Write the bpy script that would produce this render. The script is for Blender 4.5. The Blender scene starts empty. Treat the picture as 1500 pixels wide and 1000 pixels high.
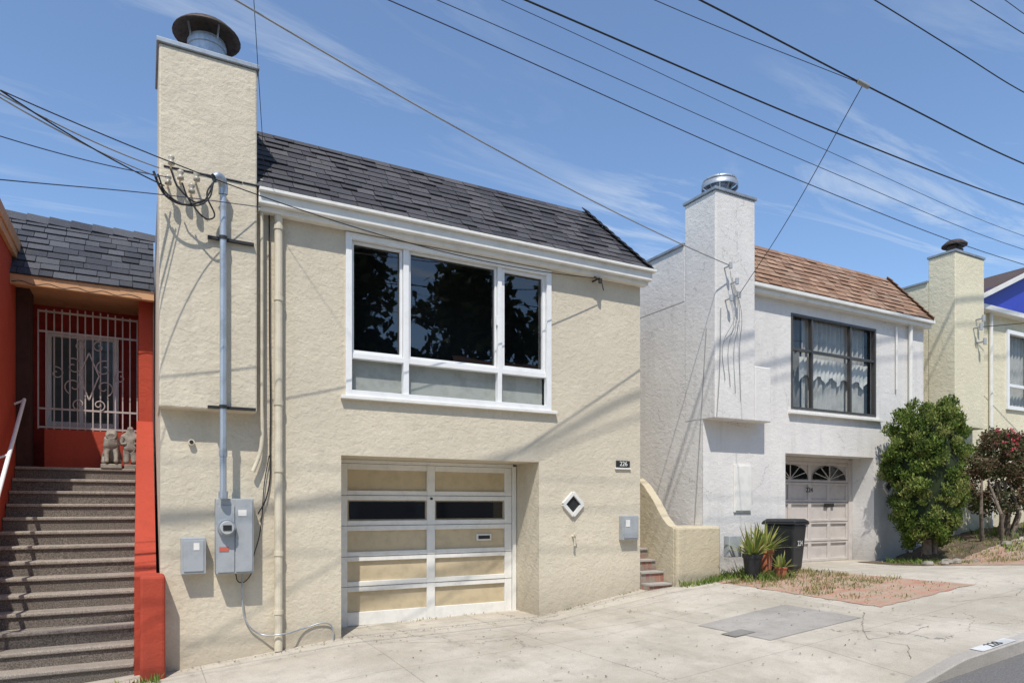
import bpy, math, random
import numpy as np
from mathutils import Vector, Matrix
random.seed(7); rng=np.random.default_rng(7)
scene=bpy.context.scene
COL=scene.collection
# ------------------------------------------------------------------ materials
def newmat(name):
    m=bpy.data.materials.new(name); m.use_nodes=True
    nt=m.node_tree; b=nt.nodes['Principled BSDF']
    return m,nt,b
def N(nt,t,**k):
    n=nt.nodes.new(t)
    for a,v in k.items(): setattr(n,a,v)
    return n
def noise(nt,vec,scale,detail=3,rough=.55,dist=0):
    n=N(nt,'ShaderNodeTexNoise'); n.inputs['Scale'].default_value=scale
    n.inputs['Detail'].default_value=detail; n.inputs['Roughness'].default_value=rough
    n.inputs['Distortion'].default_value=dist
    if vec is not None: nt.links.new(vec,n.inputs['Vector'])
    return n
def mapping(nt,vec,scale=(1,1,1),rot=(0,0,0),loc=(0,0,0)):
    m=N(nt,'ShaderNodeMapping'); m.inputs['Scale'].default_value=scale
    m.inputs['Rotation'].default_value=rot; m.inputs['Location'].default_value=loc
    nt.links.new(vec,m.inputs['Vector']); return m.outputs[0]
def ramp(nt,fac,stops):
    r=N(nt,'ShaderNodeValToRGB'); nt.links.new(fac,r.inputs[0])
    e=r.color_ramp.elements
    while len(e)<len(stops): e.new(0.5)
    for i,(p,c) in enumerate(stops):
        e[i].position=p; e[i].color=(c if len(c)==4 else (*c,1)) if isinstance(c,tuple) else (c,c,c,1)
    return r.outputs[0]
def mix(nt,a,b,fac,mode='MIX'):
    m=N(nt,'ShaderNodeMix'); m.data_type='RGBA'; m.blend_type=mode
    for sock,v in ((m.inputs[6],a),(m.inputs[7],b)):
        if isinstance(v,tuple): sock.default_value=(*v,1) if len(v)==3 else v
        else: nt.links.new(v,sock)
    if isinstance(fac,(int,float)): m.inputs[0].default_value=fac
    else: nt.links.new(fac,m.inputs[0])
    return m.outputs[2]
def math_(nt,op,a,b=0.0,clamp=False):
    m=N(nt,'ShaderNodeMath',operation=op); m.use_clamp=clamp
    for i,v in enumerate((a,b)):
        if isinstance(v,(int,float)): m.inputs[i].default_value=v
        else: nt.links.new(v,m.inputs[i])
    return m.outputs[0]
def bump(nt,b,hs,dist=.01,strength=1,prev=None):
    n=N(nt,'ShaderNodeBump'); n.inputs['Strength'].default_value=strength; n.inputs['Distance'].default_value=dist
    nt.links.new(hs,n.inputs['Height'])
    if prev is not None: nt.links.new(prev,n.inputs['Normal'])
    nt.links.new(n.outputs[0],b.inputs['Normal']); return n.outputs[0]
def objco(nt): return N(nt,'ShaderNodeTexCoord').outputs['Object']

def stucco(name,col,dirt=(.35,.3,.22),dirtamt=.35,lump=1.0,cracks=0.0):
    m,nt,b=newmat(name); oc=objco(nt)
    big=noise(nt,oc,.9,4,.6)
    f=ramp(nt,big.outputs[0],[(.35,0.0),(.7,1.0)])
    c=mix(nt,col,tuple(x*.87 for x in col),f)
    mid=noise(nt,oc,4.5,3,.6)
    c=mix(nt,c,tuple(x*.89 for x in col),ramp(nt,mid.outputs[0],[(.45,0.0),(.7,1.0)]))
    st=noise(nt,mapping(nt,oc,(3.0,3.0,.35)),1.6,4,.65)
    sf=ramp(nt,st.outputs[0],[(.54,0.0),(.80,1.0)])
    c=mix(nt,c,dirt,math_(nt,'MULTIPLY',sf,dirtamt))
    sep=N(nt,'ShaderNodeSeparateXYZ'); nt.links.new(oc,sep.inputs[0])
    h=math_(nt,'SUBTRACT',sep.outputs[2],math_(nt,'MULTIPLY',sep.outputs[0],.075))
    h=math_(nt,'ADD',h,math_(nt,'MULTIPLY',mid.outputs[0],.5))
    g=N(nt,'ShaderNodeMapRange'); nt.links.new(h,g.inputs[0]); g.inputs[1].default_value=-1.75; g.inputs[2].default_value=-1.15
    g.inputs[3].default_value=.6; g.inputs[4].default_value=0
    c=mix(nt,c,dirt,g.outputs[0])
    fine=noise(nt,oc,34,3,.65)
    c=mix(nt,c,tuple(x*.70 for x in col),math_(nt,'MULTIPLY',ramp(nt,fine.outputs[0],[(.5,0.0),(.75,1.0)]),.35))
    if cracks>0:
        v=N(nt,'ShaderNodeTexVoronoi',feature='DISTANCE_TO_EDGE'); v.inputs['Scale'].default_value=.55
        w=noise(nt,oc,2.5,4,.7)
        vv=N(nt,'ShaderNodeVectorMath',operation='MULTIPLY_ADD'); nt.links.new(w.outputs[1],vv.inputs[0]); vv.inputs[1].default_value=(.6,.6,.6); nt.links.new(oc,vv.inputs[2])
        nt.links.new(vv.outputs[0],v.inputs['Vector'])
        k=ramp(nt,v.outputs[0],[(0.0,1.0),(.006,0.0)])
        gate=ramp(nt,big.outputs[0],[(.5,0.0),(.6,1.0)])
        c=mix(nt,c,(.16,.15,.14),math_(nt,'MULTIPLY',math_(nt,'MULTIPLY',k,gate),cracks))
    nt.links.new(c,b.inputs['Base Color']); b.inputs['Roughness'].default_value=.92
    b.inputs['Specular IOR Level'].default_value=.2
    l=noise(nt,mapping(nt,oc,(1,1,1.25)),10,2,.5,.6)
    hh=math_(nt,'ADD',math_(nt,'MULTIPLY',l.outputs[0],.012*lump),math_(nt,'MULTIPLY',fine.outputs[0],.0075*lump))
    bump(nt,b,hh,1.0,.8)
    return m
def paint(name,col,rough=.55,var=.12,metal=0,scale=6):
    m,nt,b=newmat(name); oc=objco(nt)
    n=noise(nt,oc,scale,4,.65)
    c=mix(nt,col,tuple(x*(1-var*2.2) for x in col),ramp(nt,n.outputs[0],[(.45,0.0),(.8,1.0)]))
    nt.links.new(c,b.inputs['Base Color']); b.inputs['Roughness'].default_value=rough; b.inputs['Metallic'].default_value=metal
    return m
def shingle_mat(name):
    m,nt,b=newmat(name); oc=objco(nt)
    a=N(nt,'ShaderNodeVertexColor',layer_name='col')
    g=noise(nt,oc,110,2,.75)
    c=mix(nt,a.outputs[0],(0,0,0),math_(nt,'MULTIPLY',ramp(nt,g.outputs[0],[(.35,1.0),(.62,0.0)]),.5))
    c=mix(nt,c,(.22,.21,.22),math_(nt,'MULTIPLY',ramp(nt,g.outputs[0],[(.58,0.0),(.72,1.0)]),.3))
    big=noise(nt,oc,1.2,3)
    c=mix(nt,c,(.17,.165,.165),math_(nt,'MULTIPLY',ramp(nt,big.outputs[0],[(.45,0.0),(.8,1.0)]),.2))
    nt.links.new(c,b.inputs['Base Color']); b.inputs['Roughness'].default_value=.9; b.inputs['Specular IOR Level'].default_value=.25
    return m
def leaf_mat(name,trans=.3):
    m,nt,b=newmat(name)
    a=N(nt,'ShaderNodeVertexColor',layer_name='col')
    nt.links.new(a.outputs[0],b.inputs['Base Color']); b.inputs['Roughness'].default_value=.7
    b.inputs['Specular IOR Level'].default_value=.2
    t=N(nt,'ShaderNodeBsdfTranslucent'); nt.links.new(a.outputs[0],t.inputs[0])
    mx=N(nt,'ShaderNodeMixShader'); mx.inputs[0].default_value=trans
    nt.links.new(b.outputs[0],mx.inputs[1]); nt.links.new(t.outputs[0],mx.inputs[2])
    nt.links.new(mx.outputs[0],nt.nodes['Material Output'].inputs[0]); return m
def glass_mat(name,tint=(.55,.6,.6),refl=.12):
    m,nt,b=newmat(name); nt.nodes.remove(b)
    tr=N(nt,'ShaderNodeBsdfTransparent'); tr.inputs[0].default_value=(*tint,1)
    gl=N(nt,'ShaderNodeBsdfGlossy'); gl.inputs['Roughness'].default_value=.015
    oc=objco(nt); bn=N(nt,'ShaderNodeBump'); bn.inputs['Distance'].default_value=.006; bn.inputs['Strength'].default_value=.4
    nt.links.new(noise(nt,oc,1.3,1).outputs[0],bn.inputs['Height']); nt.links.new(bn.outputs[0],gl.inputs['Normal'])
    mx=N(nt,'ShaderNodeMixShader'); mx.inputs[0].default_value=refl; nt.links.new(tr.outputs[0],mx.inputs[1]); nt.links.new(gl.outputs[0],mx.inputs[2])
    nt.links.new(mx.outputs[0],nt.nodes['Material Output'].inputs[0]); return m
def concrete(name,col,joints=True,crack=.8):
    m,nt,b=newmat(name); oc=objco(nt)
    n1=noise(nt,oc,.55,4,.65); n2=noise(nt,oc,4,5,.7); n3=noise(nt,oc,90,2,.7)
    c=mix(nt,col,tuple(a*x for a,x in zip((.76,.75,.72),col)),ramp(nt,n1.outputs[0],[(.40,0.0),(.62,1.0)]))
    c=mix(nt,c,tuple(x*.62 for x in col),math_(nt,'MULTIPLY',ramp(nt,n2.outputs[0],[(.48,0.0),(.74,1.0)]),.65))
    if joints:
        n5=noise(nt,mapping(nt,oc,(1.6,.45,1),(0,0,.25),(5,2,0)),1.1,5,.7)
        c=mix(nt,c,tuple(a*x for a,x in zip((.52,.50,.46),col)),math_(nt,'MULTIPLY',ramp(nt,n5.outputs[0],[(.53,0.0),(.70,1.0)]),.5))
        n6=noise(nt,mapping(nt,oc,loc=(9,4,0)),7,2,.4)
        c=mix(nt,c,(.14,.13,.11),math_(nt,'MULTIPLY',ramp(nt,n6.outputs[0],[(.70,0.0),(.76,1.0)]),.45))
    c=mix(nt,c,tuple(x*.45 for x in col),math_(nt,'MULTIPLY',ramp(nt,n3.outputs[0],[(.52,0.0),(.7,1.0)]),.45))
    c=mix(nt,c,tuple(min(1,x*1.3) for x in col),math_(nt,'MULTIPLY',ramp(nt,n3.outputs[0],[(.3,1.0),(.42,0.0)]),.35))
    w=noise(nt,oc,1.8,4,.7)
    vv=N(nt,'ShaderNodeVectorMath',operation='MULTIPLY_ADD'); nt.links.new(w.outputs[1],vv.inputs[0]); vv.inputs[1].default_value=(.9,.9,0); nt.links.new(oc,vv.inputs[2])
    v=N(nt,'ShaderNodeTexVoronoi',feature='DISTANCE_TO_EDGE'); v.inputs['Scale'].default_value=.36
    nt.links.new(mapping(nt,vv.outputs[0],(1,1,0)),v.inputs['Vector'])
    k=ramp(nt,v.outputs[0],[(0.0,1.0),(.0035,0.0)])
    gate=ramp(nt,noise(nt,mapping(nt,oc,(1,1,0),loc=(3.1,1.7,0)),.45,2).outputs[0],[(.46,0.0),(.56,1.0)])
    k=math_(nt,'MULTIPLY',math_(nt,'MULTIPLY',k,gate),crack)
    if joints:
        sep=N(nt,'ShaderNodeSeparateXYZ'); nt.links.new(oc,sep.inputs[0])
        for s,per,off in ((0,1.82,.33),(1,2.05,.35)):
            q=math_(nt,'MODULO',math_(nt,'ADD',sep.outputs[s],off+200*per),per)
            d=math_(nt,'ABSOLUTE',math_(nt,'SUBTRACT',q,per/2))
            l=ramp(nt,d,[(0.0,.55),(.008,0.0)])
            k=math_(nt,'MAXIMUM',k,l)
    c=mix(nt,c,(.12,.105,.085),k)
    nt.links.new(c,b.inputs['Base Color']); b.inputs['Roughness'].default_value=.9; b.inputs['Specular IOR Level'].default_value=.25
    bump(nt,b,math_(nt,'ADD',math_(nt,'MULTIPLY',n3.outputs[0],.0035),math_(nt,'MULTIPLY',n2.outputs[0],.008)),1.0,.8)
    return m
CREAM=stucco('cream_stucco',(.655,.58,.445),dirt=(.33,.28,.21),dirtamt=.22)
CREAM2=stucco('cream_wall_stucco',(.58,.50,.35),dirtamt=.45)
WHITE=stucco('white_stucco',(.76,.73,.685),dirt=(.33,.31,.28),dirtamt=.28,lump=.7,cracks=.45)
YELL=stucco('yellow_stucco',(.76,.70,.51),dirtamt=.22)
RED=stucco('red_stucco',(.43,.07,.040),dirt=(.2,.045,.03),dirtamt=.4,lump=.7)
TRIM=paint('white_trim',(.76,.74,.68),.5,.08)
WFRAME=paint('window_frame_white',(.80,.80,.78),.4,.05)
DOORW=paint('garage_rail_paint',(.78,.76,.70),.5,.08)
DOORT=paint('garage_panel_tan',(.56,.455,.29),.6,.1)
DOORB=paint('garage_door_greige',(.56,.51,.47),.55,.08)
ORANGE=paint('orange_trim',(.55,.30,.15),.6,.12)
GREY=paint('utility_grey',(.36,.38,.39),.45,.1)
GALV=paint('galvanized',(.46,.50,.54),.4,.2,.6)
RUST=paint('rusty_metal',(.085,.062,.048),.6,.5,.3,14)
DARKM=paint('dark_metal',(.02,.02,.02),.5,.1)
BLACKP=paint('black_plastic',(.018,.02,.022),.45,.2)
WIRE=paint('wire_black',(.012,.012,.014),.6,.1)
WIREG=paint('wire_grey',(.30,.30,.28),.6,.1)
WIREB=paint('wire_blue_grey',(.03,.04,.08),.6,.1)
CREAMP=paint('cream_pipe',(.64,.57,.43),.6,.15)
BLUE=paint('blue_fascia',(.03,.05,.42),.5,.05)
GLASS=glass_mat('window_glass',(.6,.64,.64),.13)
GLASSB=glass_mat('window_glass_clear',(.85,.87,.87),.08)
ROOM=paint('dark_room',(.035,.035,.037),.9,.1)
FROST=paint('lower_pane_shade',(.52,.52,.47),.5,.15)
CURT=paint('curtain_fabric',(.50,.48,.44),.9,.15)
SHA=shingle_mat('shingles')
LEAF=leaf_mat('leaves'); 
GATE=paint('grille_paint',(.45,.38,.35),.5,.15)
STONE=paint('statue_stone',(.30,.27,.22),.9,.35)
ROOFTOP=paint('flat_roof',(.20,.20,.20),.9,.2)
FLASH=paint('flashing_metal',(.32,.36,.40),.5,.2,.4)
TERRA=paint('terracotta',(.42,.14,.07),.8,.2)
WOOD=paint('pole_wood',(.16,.11,.07),.9,.3)
BARK=paint('bark',(.20,.16,.12),.95,.35,0,18)
def brickmat(name,c1,c2,mortar,sx,sz,rot=(0,0,0)):
    m,nt,b=newmat(name); oc=objco(nt)
    br=N(nt,'ShaderNodeTexBrick'); br.inputs['Color1'].default_value=(*c1,1); br.inputs['Color2'].default_value=(*c2,1)
    br.inputs['Mortar'].default_value=(*mortar,1); br.inputs['Scale'].default_value=1
    br.inputs['Brick Width'].default_value=sx; br.inputs['Row Height'].default_value=sz; br.inputs['Mortar Size'].default_value=.012
    w=noise(nt,oc,3,3); vv=N(nt,'ShaderNodeVectorMath',operation='MULTIPLY_ADD'); nt.links.new(w.outputs[1],vv.inputs[0]); vv.inputs[1].default_value=(.05,.05,0); nt.links.new(mapping(nt,oc,rot=rot),vv.inputs[2])
    nt.links.new(vv.outputs[0],br.inputs['Vector'])
    n=noise(nt,oc,2.2,5,.7)
    c=mix(nt,br.outputs[0],mortar,ramp(nt,n.outputs[0],[(.44,0.0),(.64,.8)]))
    n3=noise(nt,oc,60,3); c=mix(nt,c,(.05,.04,.03),math_(nt,'MULTIPLY',ramp(nt,n3.outputs[0],[(.5,0.0),(.75,1.0)]),.4))
    nt.links.new(c,b.inputs['Base Color']); b.inputs['Roughness'].default_value=.95
    bump(nt,b,n3.outputs[0],.008,1); return m
PAVER=brickmat('brick_pavers',(.42,.20,.14),(.46,.29,.21),(.36,.31,.22),.30,.16)
STEPB=brickmat('brick_steps',(.32,.10,.07),(.38,.17,.12),(.3,.25,.2),.2,.07)
CONC=concrete('sidewalk_concrete',(.53,.48,.40))
CONCP=concrete('patch_concrete',(.38,.355,.32),False,.3)
CONCD=concrete('cover_concrete',(.24,.23,.21),False,.2)
KERB=concrete('kerb_concrete',(.44,.41,.37),False,.5)
def asphalt():
    m,nt,b=newmat('asphalt'); oc=objco(nt)
    n=noise(nt,oc,70,3,.85); n2=noise(nt,oc,.7,4)
    c=mix(nt,(.09,.088,.085),(.24,.23,.215),ramp(nt,n.outputs[0],[(.38,0.0),(.66,1.0)]))
    c=mix(nt,c,(.17,.16,.15),math_(nt,'MULTIPLY',n2.outputs[0],.5)); nt.links.new(c,b.inputs['Base Color'])
    b.inputs['Roughness'].default_value=.95; bump(nt,b,n.outputs[0],.01,1); return m
ASPH=asphalt()
def stepmat(name,a,bb):
    m,nt,b=newmat(name); oc=objco(nt)
    n=noise(nt,oc,70,2,.8); n2=noise(nt,oc,3,4,.7)
    c=mix(nt,a,bb,ramp(nt,n.outputs[0],[(.40,0.0),(.62,1.0)]))
    c=mix(nt,c,tuple(x*.5 for x in bb),math_(nt,'MULTIPLY',ramp(nt,n2.outputs[0],[(.4,0.0),(.7,1.0)]),.6))
    nt.links.new(c,b.inputs['Base Color']); b.inputs['Roughness'].default_value=.85; bump(nt,b,n.outputs[0],.004,1); return m
TERZ=stepmat('terrazzo_riser',(.07,.06,.05),(.25,.21,.17))
TERZT=stepmat('terrazzo_tread',(.20,.175,.145),(.45,.39,.32))
SOIL=paint('soil',(.13,.095,.06),1,.35,0,5)
# ------------------------------------------------------------------ mesh helpers
def empty(name):
    e=bpy.data.objects.new(name,None); COL.objects.link(e); e.empty_display_size=.2; return e
def mk(name,verts,faces,mat,parent=None,smooth=False,cols=None,bevel=0):
    me=bpy.data.meshes.new(name); me.from_pydata([tuple(v) for v in verts],[],[tuple(f) for f in faces]); me.update()
    if cols is not None:
        a=me.color_attributes.new(name='col',type='FLOAT_COLOR',domain='POINT')
        a.data.foreach_set('color',np.asarray(cols,dtype=np.float32).ravel())
    o=bpy.data.objects.new(name,me); COL.objects.link(o)
    if mat: me.materials.append(mat)
    if smooth: me.polygons.foreach_set('use_smooth',[True]*len(me.polygons))
    if bevel:
        md=o.modifiers.new('b','BEVEL'); md.width=bevel; md.segments=2; md.limit_method='ANGLE'
    if parent: o.parent=parent
    return o
BF=[(0,3,2,1),(4,5,6,7),(0,1,5,4),(1,2,6,5),(2,3,7,6),(3,0,4,7)]
class MB:
    def __init__(s): s.v=[];s.f=[];s.c=[]
    def box(s,x0,x1,y0,y1,z0,z1):
        n=len(s.v); s.v+=[(x0,y0,z0),(x1,y0,z0),(x1,y1,z0),(x0,y1,z0),(x0,y0,z1),(x1,y0,z1),(x1,y1,z1),(x0,y1,z1)]
        s.f+=[tuple(i+n for i in f) for f in BF]; return s
    def bar(s,p0,p1,w,h=None,up=(0,0,1)):
        h=h or w; p0=Vector(p0);p1=Vector(p1); d=(p1-p0).normalized(); up=Vector(up)
        if abs(d.dot(up))>.95: up=Vector((0,1,0))
        a=d.cross(up).normalized()*w/2; b=a.cross(d).normalized()*h/2
        n=len(s.v)
        for p in (p0,p1): s.v+=[tuple(p-a-b),tuple(p+a-b),tuple(p+a+b),tuple(p-a+b)]
        s.f+=[(n,n+1,n+2,n+3),(n+7,n+6,n+5,n+4)]+[(n+i,n+4+i,n+4+(i+1)%4,n+(i+1)%4) for i in range(4)]; return s
    def tube(s,p0,p1,r0,r1=None,seg=14,cap=True):
        r1=r0 if r1 is None else r1
        p0=Vector(p0);p1=Vector(p1); d=(p1-p0).normalized(); up=Vector((0,0,1)) if abs(d.z)<.95 else Vector((0,1,0))
        a=d.cross(up).normalized(); b=a.cross(d).normalized(); n=len(s.v)
        for p,r in ((p0,r0),(p1,r1)):
            for i in range(seg):
                t=2*math.pi*i/seg; s.v.append(tuple(p+a*math.cos(t)*r+b*math.sin(t)*r))
        for i in range(seg):
            j=(i+1)%seg; s.f.append((n+i,n+j,n+seg+j,n+seg+i))
        if cap: s.f.append(tuple(n+i for i in range(seg))[::-1]); s.f.append(tuple(n+seg+i for i in range(seg)))
        return s
    def quad(s,*p): n=len(s.v); s.v+=[tuple(q) for q in p]; s.f.append(tuple(range(n,n+len(p)))); return s
    def lathe(s,cx,cy,prof,seg=28):
        n=len(s.v)
        for r,z in prof:
            for i in range(seg):
                t=2*math.pi*i/seg; s.v.append((cx+r*math.cos(t),cy+r*math.sin(t),z))
        for k in range(len(prof)-1):
            for i in range(seg):
                j=(i+1)%seg; s.f.append((n+k*seg+i,n+k*seg+j,n+(k+1)*seg+j,n+(k+1)*seg+i))
        return s
    def mk(s,name,mat,parent=None,**k): return mk(name,s.v,s.f,mat,parent,**k)
def box(name,x0,x1,y0,y1,z0,z1,mat,parent=None,bevel=0): return MB().box(x0,x1,y0,y1,z0,z1).mk(name,mat,parent,bevel=bevel)
def wall_holes(name,x0,x1,z0,z1,y,holes,mat,parent,depth=.3):
    xs=sorted({x0,x1,*[h[0] for h in holes],*[h[1] for h in holes]}); zs=sorted({z0,z1,*[h[2] for h in holes],*[h[3] for h in holes]})
    m=MB()
    for a,b in zip(xs,xs[1:]):
        for c,d in zip(zs,zs[1:]):
            mx,mz=(a+b)/2,(c+d)/2
            if any(h[0]<mx<h[1] and h[2]<mz<h[3] for h in holes): continue
            m.quad((a,y,c),(b,y,c),(b,y,d),(a,y,d))
    for h in holes:
        a,b,c,d,r=h; Y=y+r
        m.quad((a,y,c),(a,y,d),(a,Y,d),(a,Y,c)); m.quad((b,y,c),(b,Y,c),(b,Y,d),(b,y,d))
        m.quad((a,y,d),(b,y,d),(b,Y,d),(a,Y,d)); m.quad((a,y,c),(a,Y,c),(b,Y,c),(b,y,c))
    return m.mk(name,mat,parent)
def curve(name,pts,r,mat,parent=None,smooth=True):
    cu=bpy.data.curves.new(name,'CURVE'); cu.dimensions='3D'; cu.bevel_depth=r; cu.bevel_resolution=2
    if smooth:
        sp=cu.splines.new('BEZIER'); sp.bezier_points.add(len(pts)-1)
        for bp,p in zip(sp.bezier_points,pts): bp.co=p; bp.handle_left_type=bp.handle_right_type='AUTO'
        sp.resolution_u=10
    else:
        sp=cu.splines.new('POLY'); sp.points.add(len(pts)-1)
        for bp,p in zip(sp.points,pts): bp.co=(*p,1)
    cu.materials.append(mat)
    o=bpy.data.objects.new(name,cu); COL.objects.link(o)
    if parent: o.parent=parent
    return o
def text(name,s,size,loc,rot,mat,parent,ext=.003):
    cu=bpy.data.curves.new(name,'FONT'); cu.body=s; cu.size=size; cu.extrude=ext; cu.align_x='CENTER'; cu.align_y='CENTER'
    cu.materials.append(mat); o=bpy.data.objects.new(name,cu); COL.objects.link(o); o.location=loc; o.rotation_euler=rot; o.parent=parent; return o
def shingles(name,xl0,xr0,xl1,xr1,y0,z0,y1,z1,n,tabw,palette,parent):
    V=[];F=[];C=[]
    d=Vector((0,y1-y0,z1-z0)); L=d.length; dn=d/L; nrm=Vector((0,-dn.z,dn.y))
    def P(x,s,off): 
        q=Vector((0,y0,z0))+d*s+nrm*off; return (x,q.y,q.z)
    lf=lambda s: xl0+(xl1-xl0)*s
    rf=lambda s: xr0+(xr1-xr0)*s
    V+= [P(xl0,0,0),P(xr0,0,0),P(xr1,1,0),P(xl1,1,0)]; F.append((0,1,2,3)); C+=[(.015,.015,.015,1)]*4
    for i in range(n):
        s0=i/n; s1=min(1,(i+1.15)/n); x=xl0-random.random()*tabw
        while x<xr0:
            w=tabw*random.uniform(.6,1.25); a,b=x,x+w-.008; x+=w
            th=random.choice([.014,.02,.028]); j=random.uniform(-.006,.006)/L
            s0j=s0+j
            A0=max(a,lf(s0)); B0=min(b,rf(s0)); A1=max(a,lf(s1)); B1=min(b,rf(s1))
            if B0-A0<.015: continue
            if B1<A1: B1=A1
            k=len(V); c=random.choice(palette); f=random.uniform(.88,1.12); c=(c[0]*f,c[1]*f,c[2]*f,1)
            V+=[P(A0,s0j,th),P(B0,s0j,th),P(B1,s1,.003),P(A1,s1,.003),P(A0,s0j,-.002),P(B0,s0j,-.002)]
            F+=[(k,k+1,k+2,k+3),(k+4,k+5,k+1,k),(k+4,k,k+3),(k+5,k+2,k+1)]; C+=[c]*4+[(.006,.006,.006,1)]*2
    return mk(name,V,F,SHA,parent,cols=C)
def hipcaps(name,p0,p1,n,w,palette,parent):
    m=MB(); C=[]; p0=Vector(p0);p1=Vector(p1)
    for i in range(n):
        a=p0.lerp(p1,i/n); b=p0.lerp(p1,(i+1.1)/n)
        k=len(m.v); m.bar(a+Vector((0,-.01,.03)),b+Vector((0,0,.012)),w,.014,up=(.5,-.7,.6))
        c=random.choice(palette); C+=[(*c,1)]*(len(m.v)-k)
    return mk(name,m.v,m.f,SHA,parent,cols=C)
def leaves(name,centers,radii,nper,size,palette,parent=None,mat=None,elong=1.6,upbias=0,squash=1):
    V=[];C=[]
    for (c,r) in zip(centers,radii):
        n=int(nper*(r**2)/(np.mean(np.array(radii)**2)))
        p=rng.normal(size=(n,3)); p/=np.linalg.norm(p,axis=1)[:,None]; p*= (rng.random(n)[:,None]**.45)*r; p[:,2]*=squash
        base=palette[rng.integers(len(palette))]
        for q in p:
            pos=np.array(c)+q
            d=rng.normal(size=3)+np.array([0,0,upbias]); d/=np.linalg.norm(d)
            e=np.cross(d,rng.normal(size=3)); e/=np.linalg.norm(e)+1e-9
            s=size*rng.uniform(.6,1.3); dd=d*s*elong; ee=e*s*.5
            V+= [pos-ee*.2,pos+dd*.5-ee,pos+dd,pos+dd*.5+ee]
            pc=base if rng.random()<.6 else palette[rng.integers(len(palette))]
            f=rng.uniform(.7,1.3); C+=[(pc[0]*f,pc[1]*f,pc[2]*f,1)]*4
    nV=len(V); F=[(i,i+1,i+2,i+3) for i in range(0,nV,4)]
    return mk(name,V,F,mat or LEAF,parent,cols=C)
# ------------------------------------------------------------------ ground
GX=[-60,.2,2.2,5.1,7.0,8.6,10.3,13.5,14.8,16.3,80]; GZ=[-6.5,-1.88,-1.67,-1.62,-1.33,-1.2,-1.13,-1.13,-.85,-.6,4.2]
def sline(X): return -1.93+.08*np.clip(X,-60,70)
def H(X,Y):
    f=np.interp(X,GX,GZ); s=sline(X)
    t=np.clip((Y-5.0)/3.2,0,1); t=t*t*(3-2*t)
    z=s*(1-t)+f*t
    ap=np.clip((X-1.2)/.6,0,1)*np.clip((6.6-X)/.75,0,1)+np.clip((X-10.3)/.6,0,1)*np.clip((13.9-X)/.6,0,1)
    return z-.105*ap*np.clip((4.6-Y)/.95,0,1)
def sheet(name,xs,ys,fn,mat,parent=None,off=0):
    X,Y=np.meshgrid(xs,ys); Z=fn(X,Y)+off
    V=np.stack([X.ravel(),Y.ravel(),Z.ravel()],1); nx=len(xs); F=[]
    for j in range(len(ys)-1):
        for i in range(nx-1):
            a=j*nx+i; F.append((a,a+1,a+nx+1,a+nx))
    return mk(name,V.tolist(),F,mat,parent,smooth=True)
def road(X,Y):
    return sline(X)-.13+.09*np.clip(1-((Y+1.2)/4.8)**2,0,1)
sheet('ground',np.concatenate([[-600,-300,-150],np.arange(-70,81,10),[150,300,600]]),np.array([-500,-200,-80,-40,-20,0,12,20,40,80,200,500]),lambda X,Y: sline(X)-.6,SOIL)
xsf=np.concatenate([np.arange(-60,-4,4),np.arange(-4,20,.15),np.arange(20,71,5)])
sheet('sidewalk',xsf,np.concatenate([[3.65],np.arange(3.8,8.8,.17),[9.0,9.5]]),H,CONC)
sheet('road',xsf,np.arange(-6,3.52,.5).tolist()+[3.52],road,ASPH)
sheet('sidewalk',xsf,np.array([-9.5,-6.15]),lambda X,Y: sline(X),CONC)
def kerb(name,y0=3.505,y1=3.65,fn=None):
    V=[];F=[]
    for x in xsf:
        zt=float(H(x,y1)) if fn is None else float(fn(x)); zb=float(sline(x))-.3
        V+=[(x,y0,zb),(x,y0+.012 if y1>y0 else y0-.012,zt-.012),(x,y0+(.03 if y1>y0 else -.03),zt),(x,y1,zt)]
    for i in range(len(xsf)-1):
        for k in range(3): F.append((i*4+k,(i+1)*4+k,(i+1)*4+k+1,i*4+k+1))
    return mk(name,V,F,KERB)
kerb('kerb')
kerb('kerb',-6.0,-6.15,lambda x: sline(x))
kb=empty('kerb_number')
xs=np.linspace(6.95,7.55,9)
V=[];F=[]
for x in xs: V+=[(x,3.537,float(H(x,3.65))+.005),(x,3.66,float(H(x,3.65))+.007)]
F=[(i*2,i*2+2,i*2+3,i*2+1) for i in range(8)]
mk('painted_panel',V,F,paint('kerb_white',(.6,.6,.58),.7,.25),kb)
text('digits','228',.14,(7.25,3.598,float(H(7.25,3.65))+.011),(0,-math.atan(.08),0),paint('worn_black',(.06,.06,.06),.8,.1),kb,.0005)
def drape(name,x0,x1,y0,y1,mat,off,jit=.0):
    nx=max(2,int((x1-x0)/.1)); ny=max(2,int((y1-y0)/.1))
    xs=np.linspace(x0,x1,nx); ys=np.linspace(y0,y1,ny)
    o=sheet(name,xs,ys,H,mat,None,off)
    if jit:
        for v in o.data.vertices:
            i=v.index%nx; j=v.index//nx
            if i in (0,nx-1): v.co.x+=random.uniform(-jit,jit)
            if j in (0,ny-1): v.co.y+=random.uniform(-jit,jit)
    return o
drape('brick_patio',8.15,10.25,5.35,8.1,PAVER,.006,.03)
drape('brick_patio',12.5,15.6,5.75,7.4,PAVER,.006,.03)
drape('soil_bed',12.5,20,7.4,8.69,SOIL,.008,.03)
drape('soil_bed',8.75,9.9,8.1,8.68,SOIL,.010,.03)
drape('concrete_patch',5.95,7.5,5.15,6.25,CONCP,.005)
drape('utility_cover',5.8,6.12,5.5,5.72,CONCD,.010)
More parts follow.
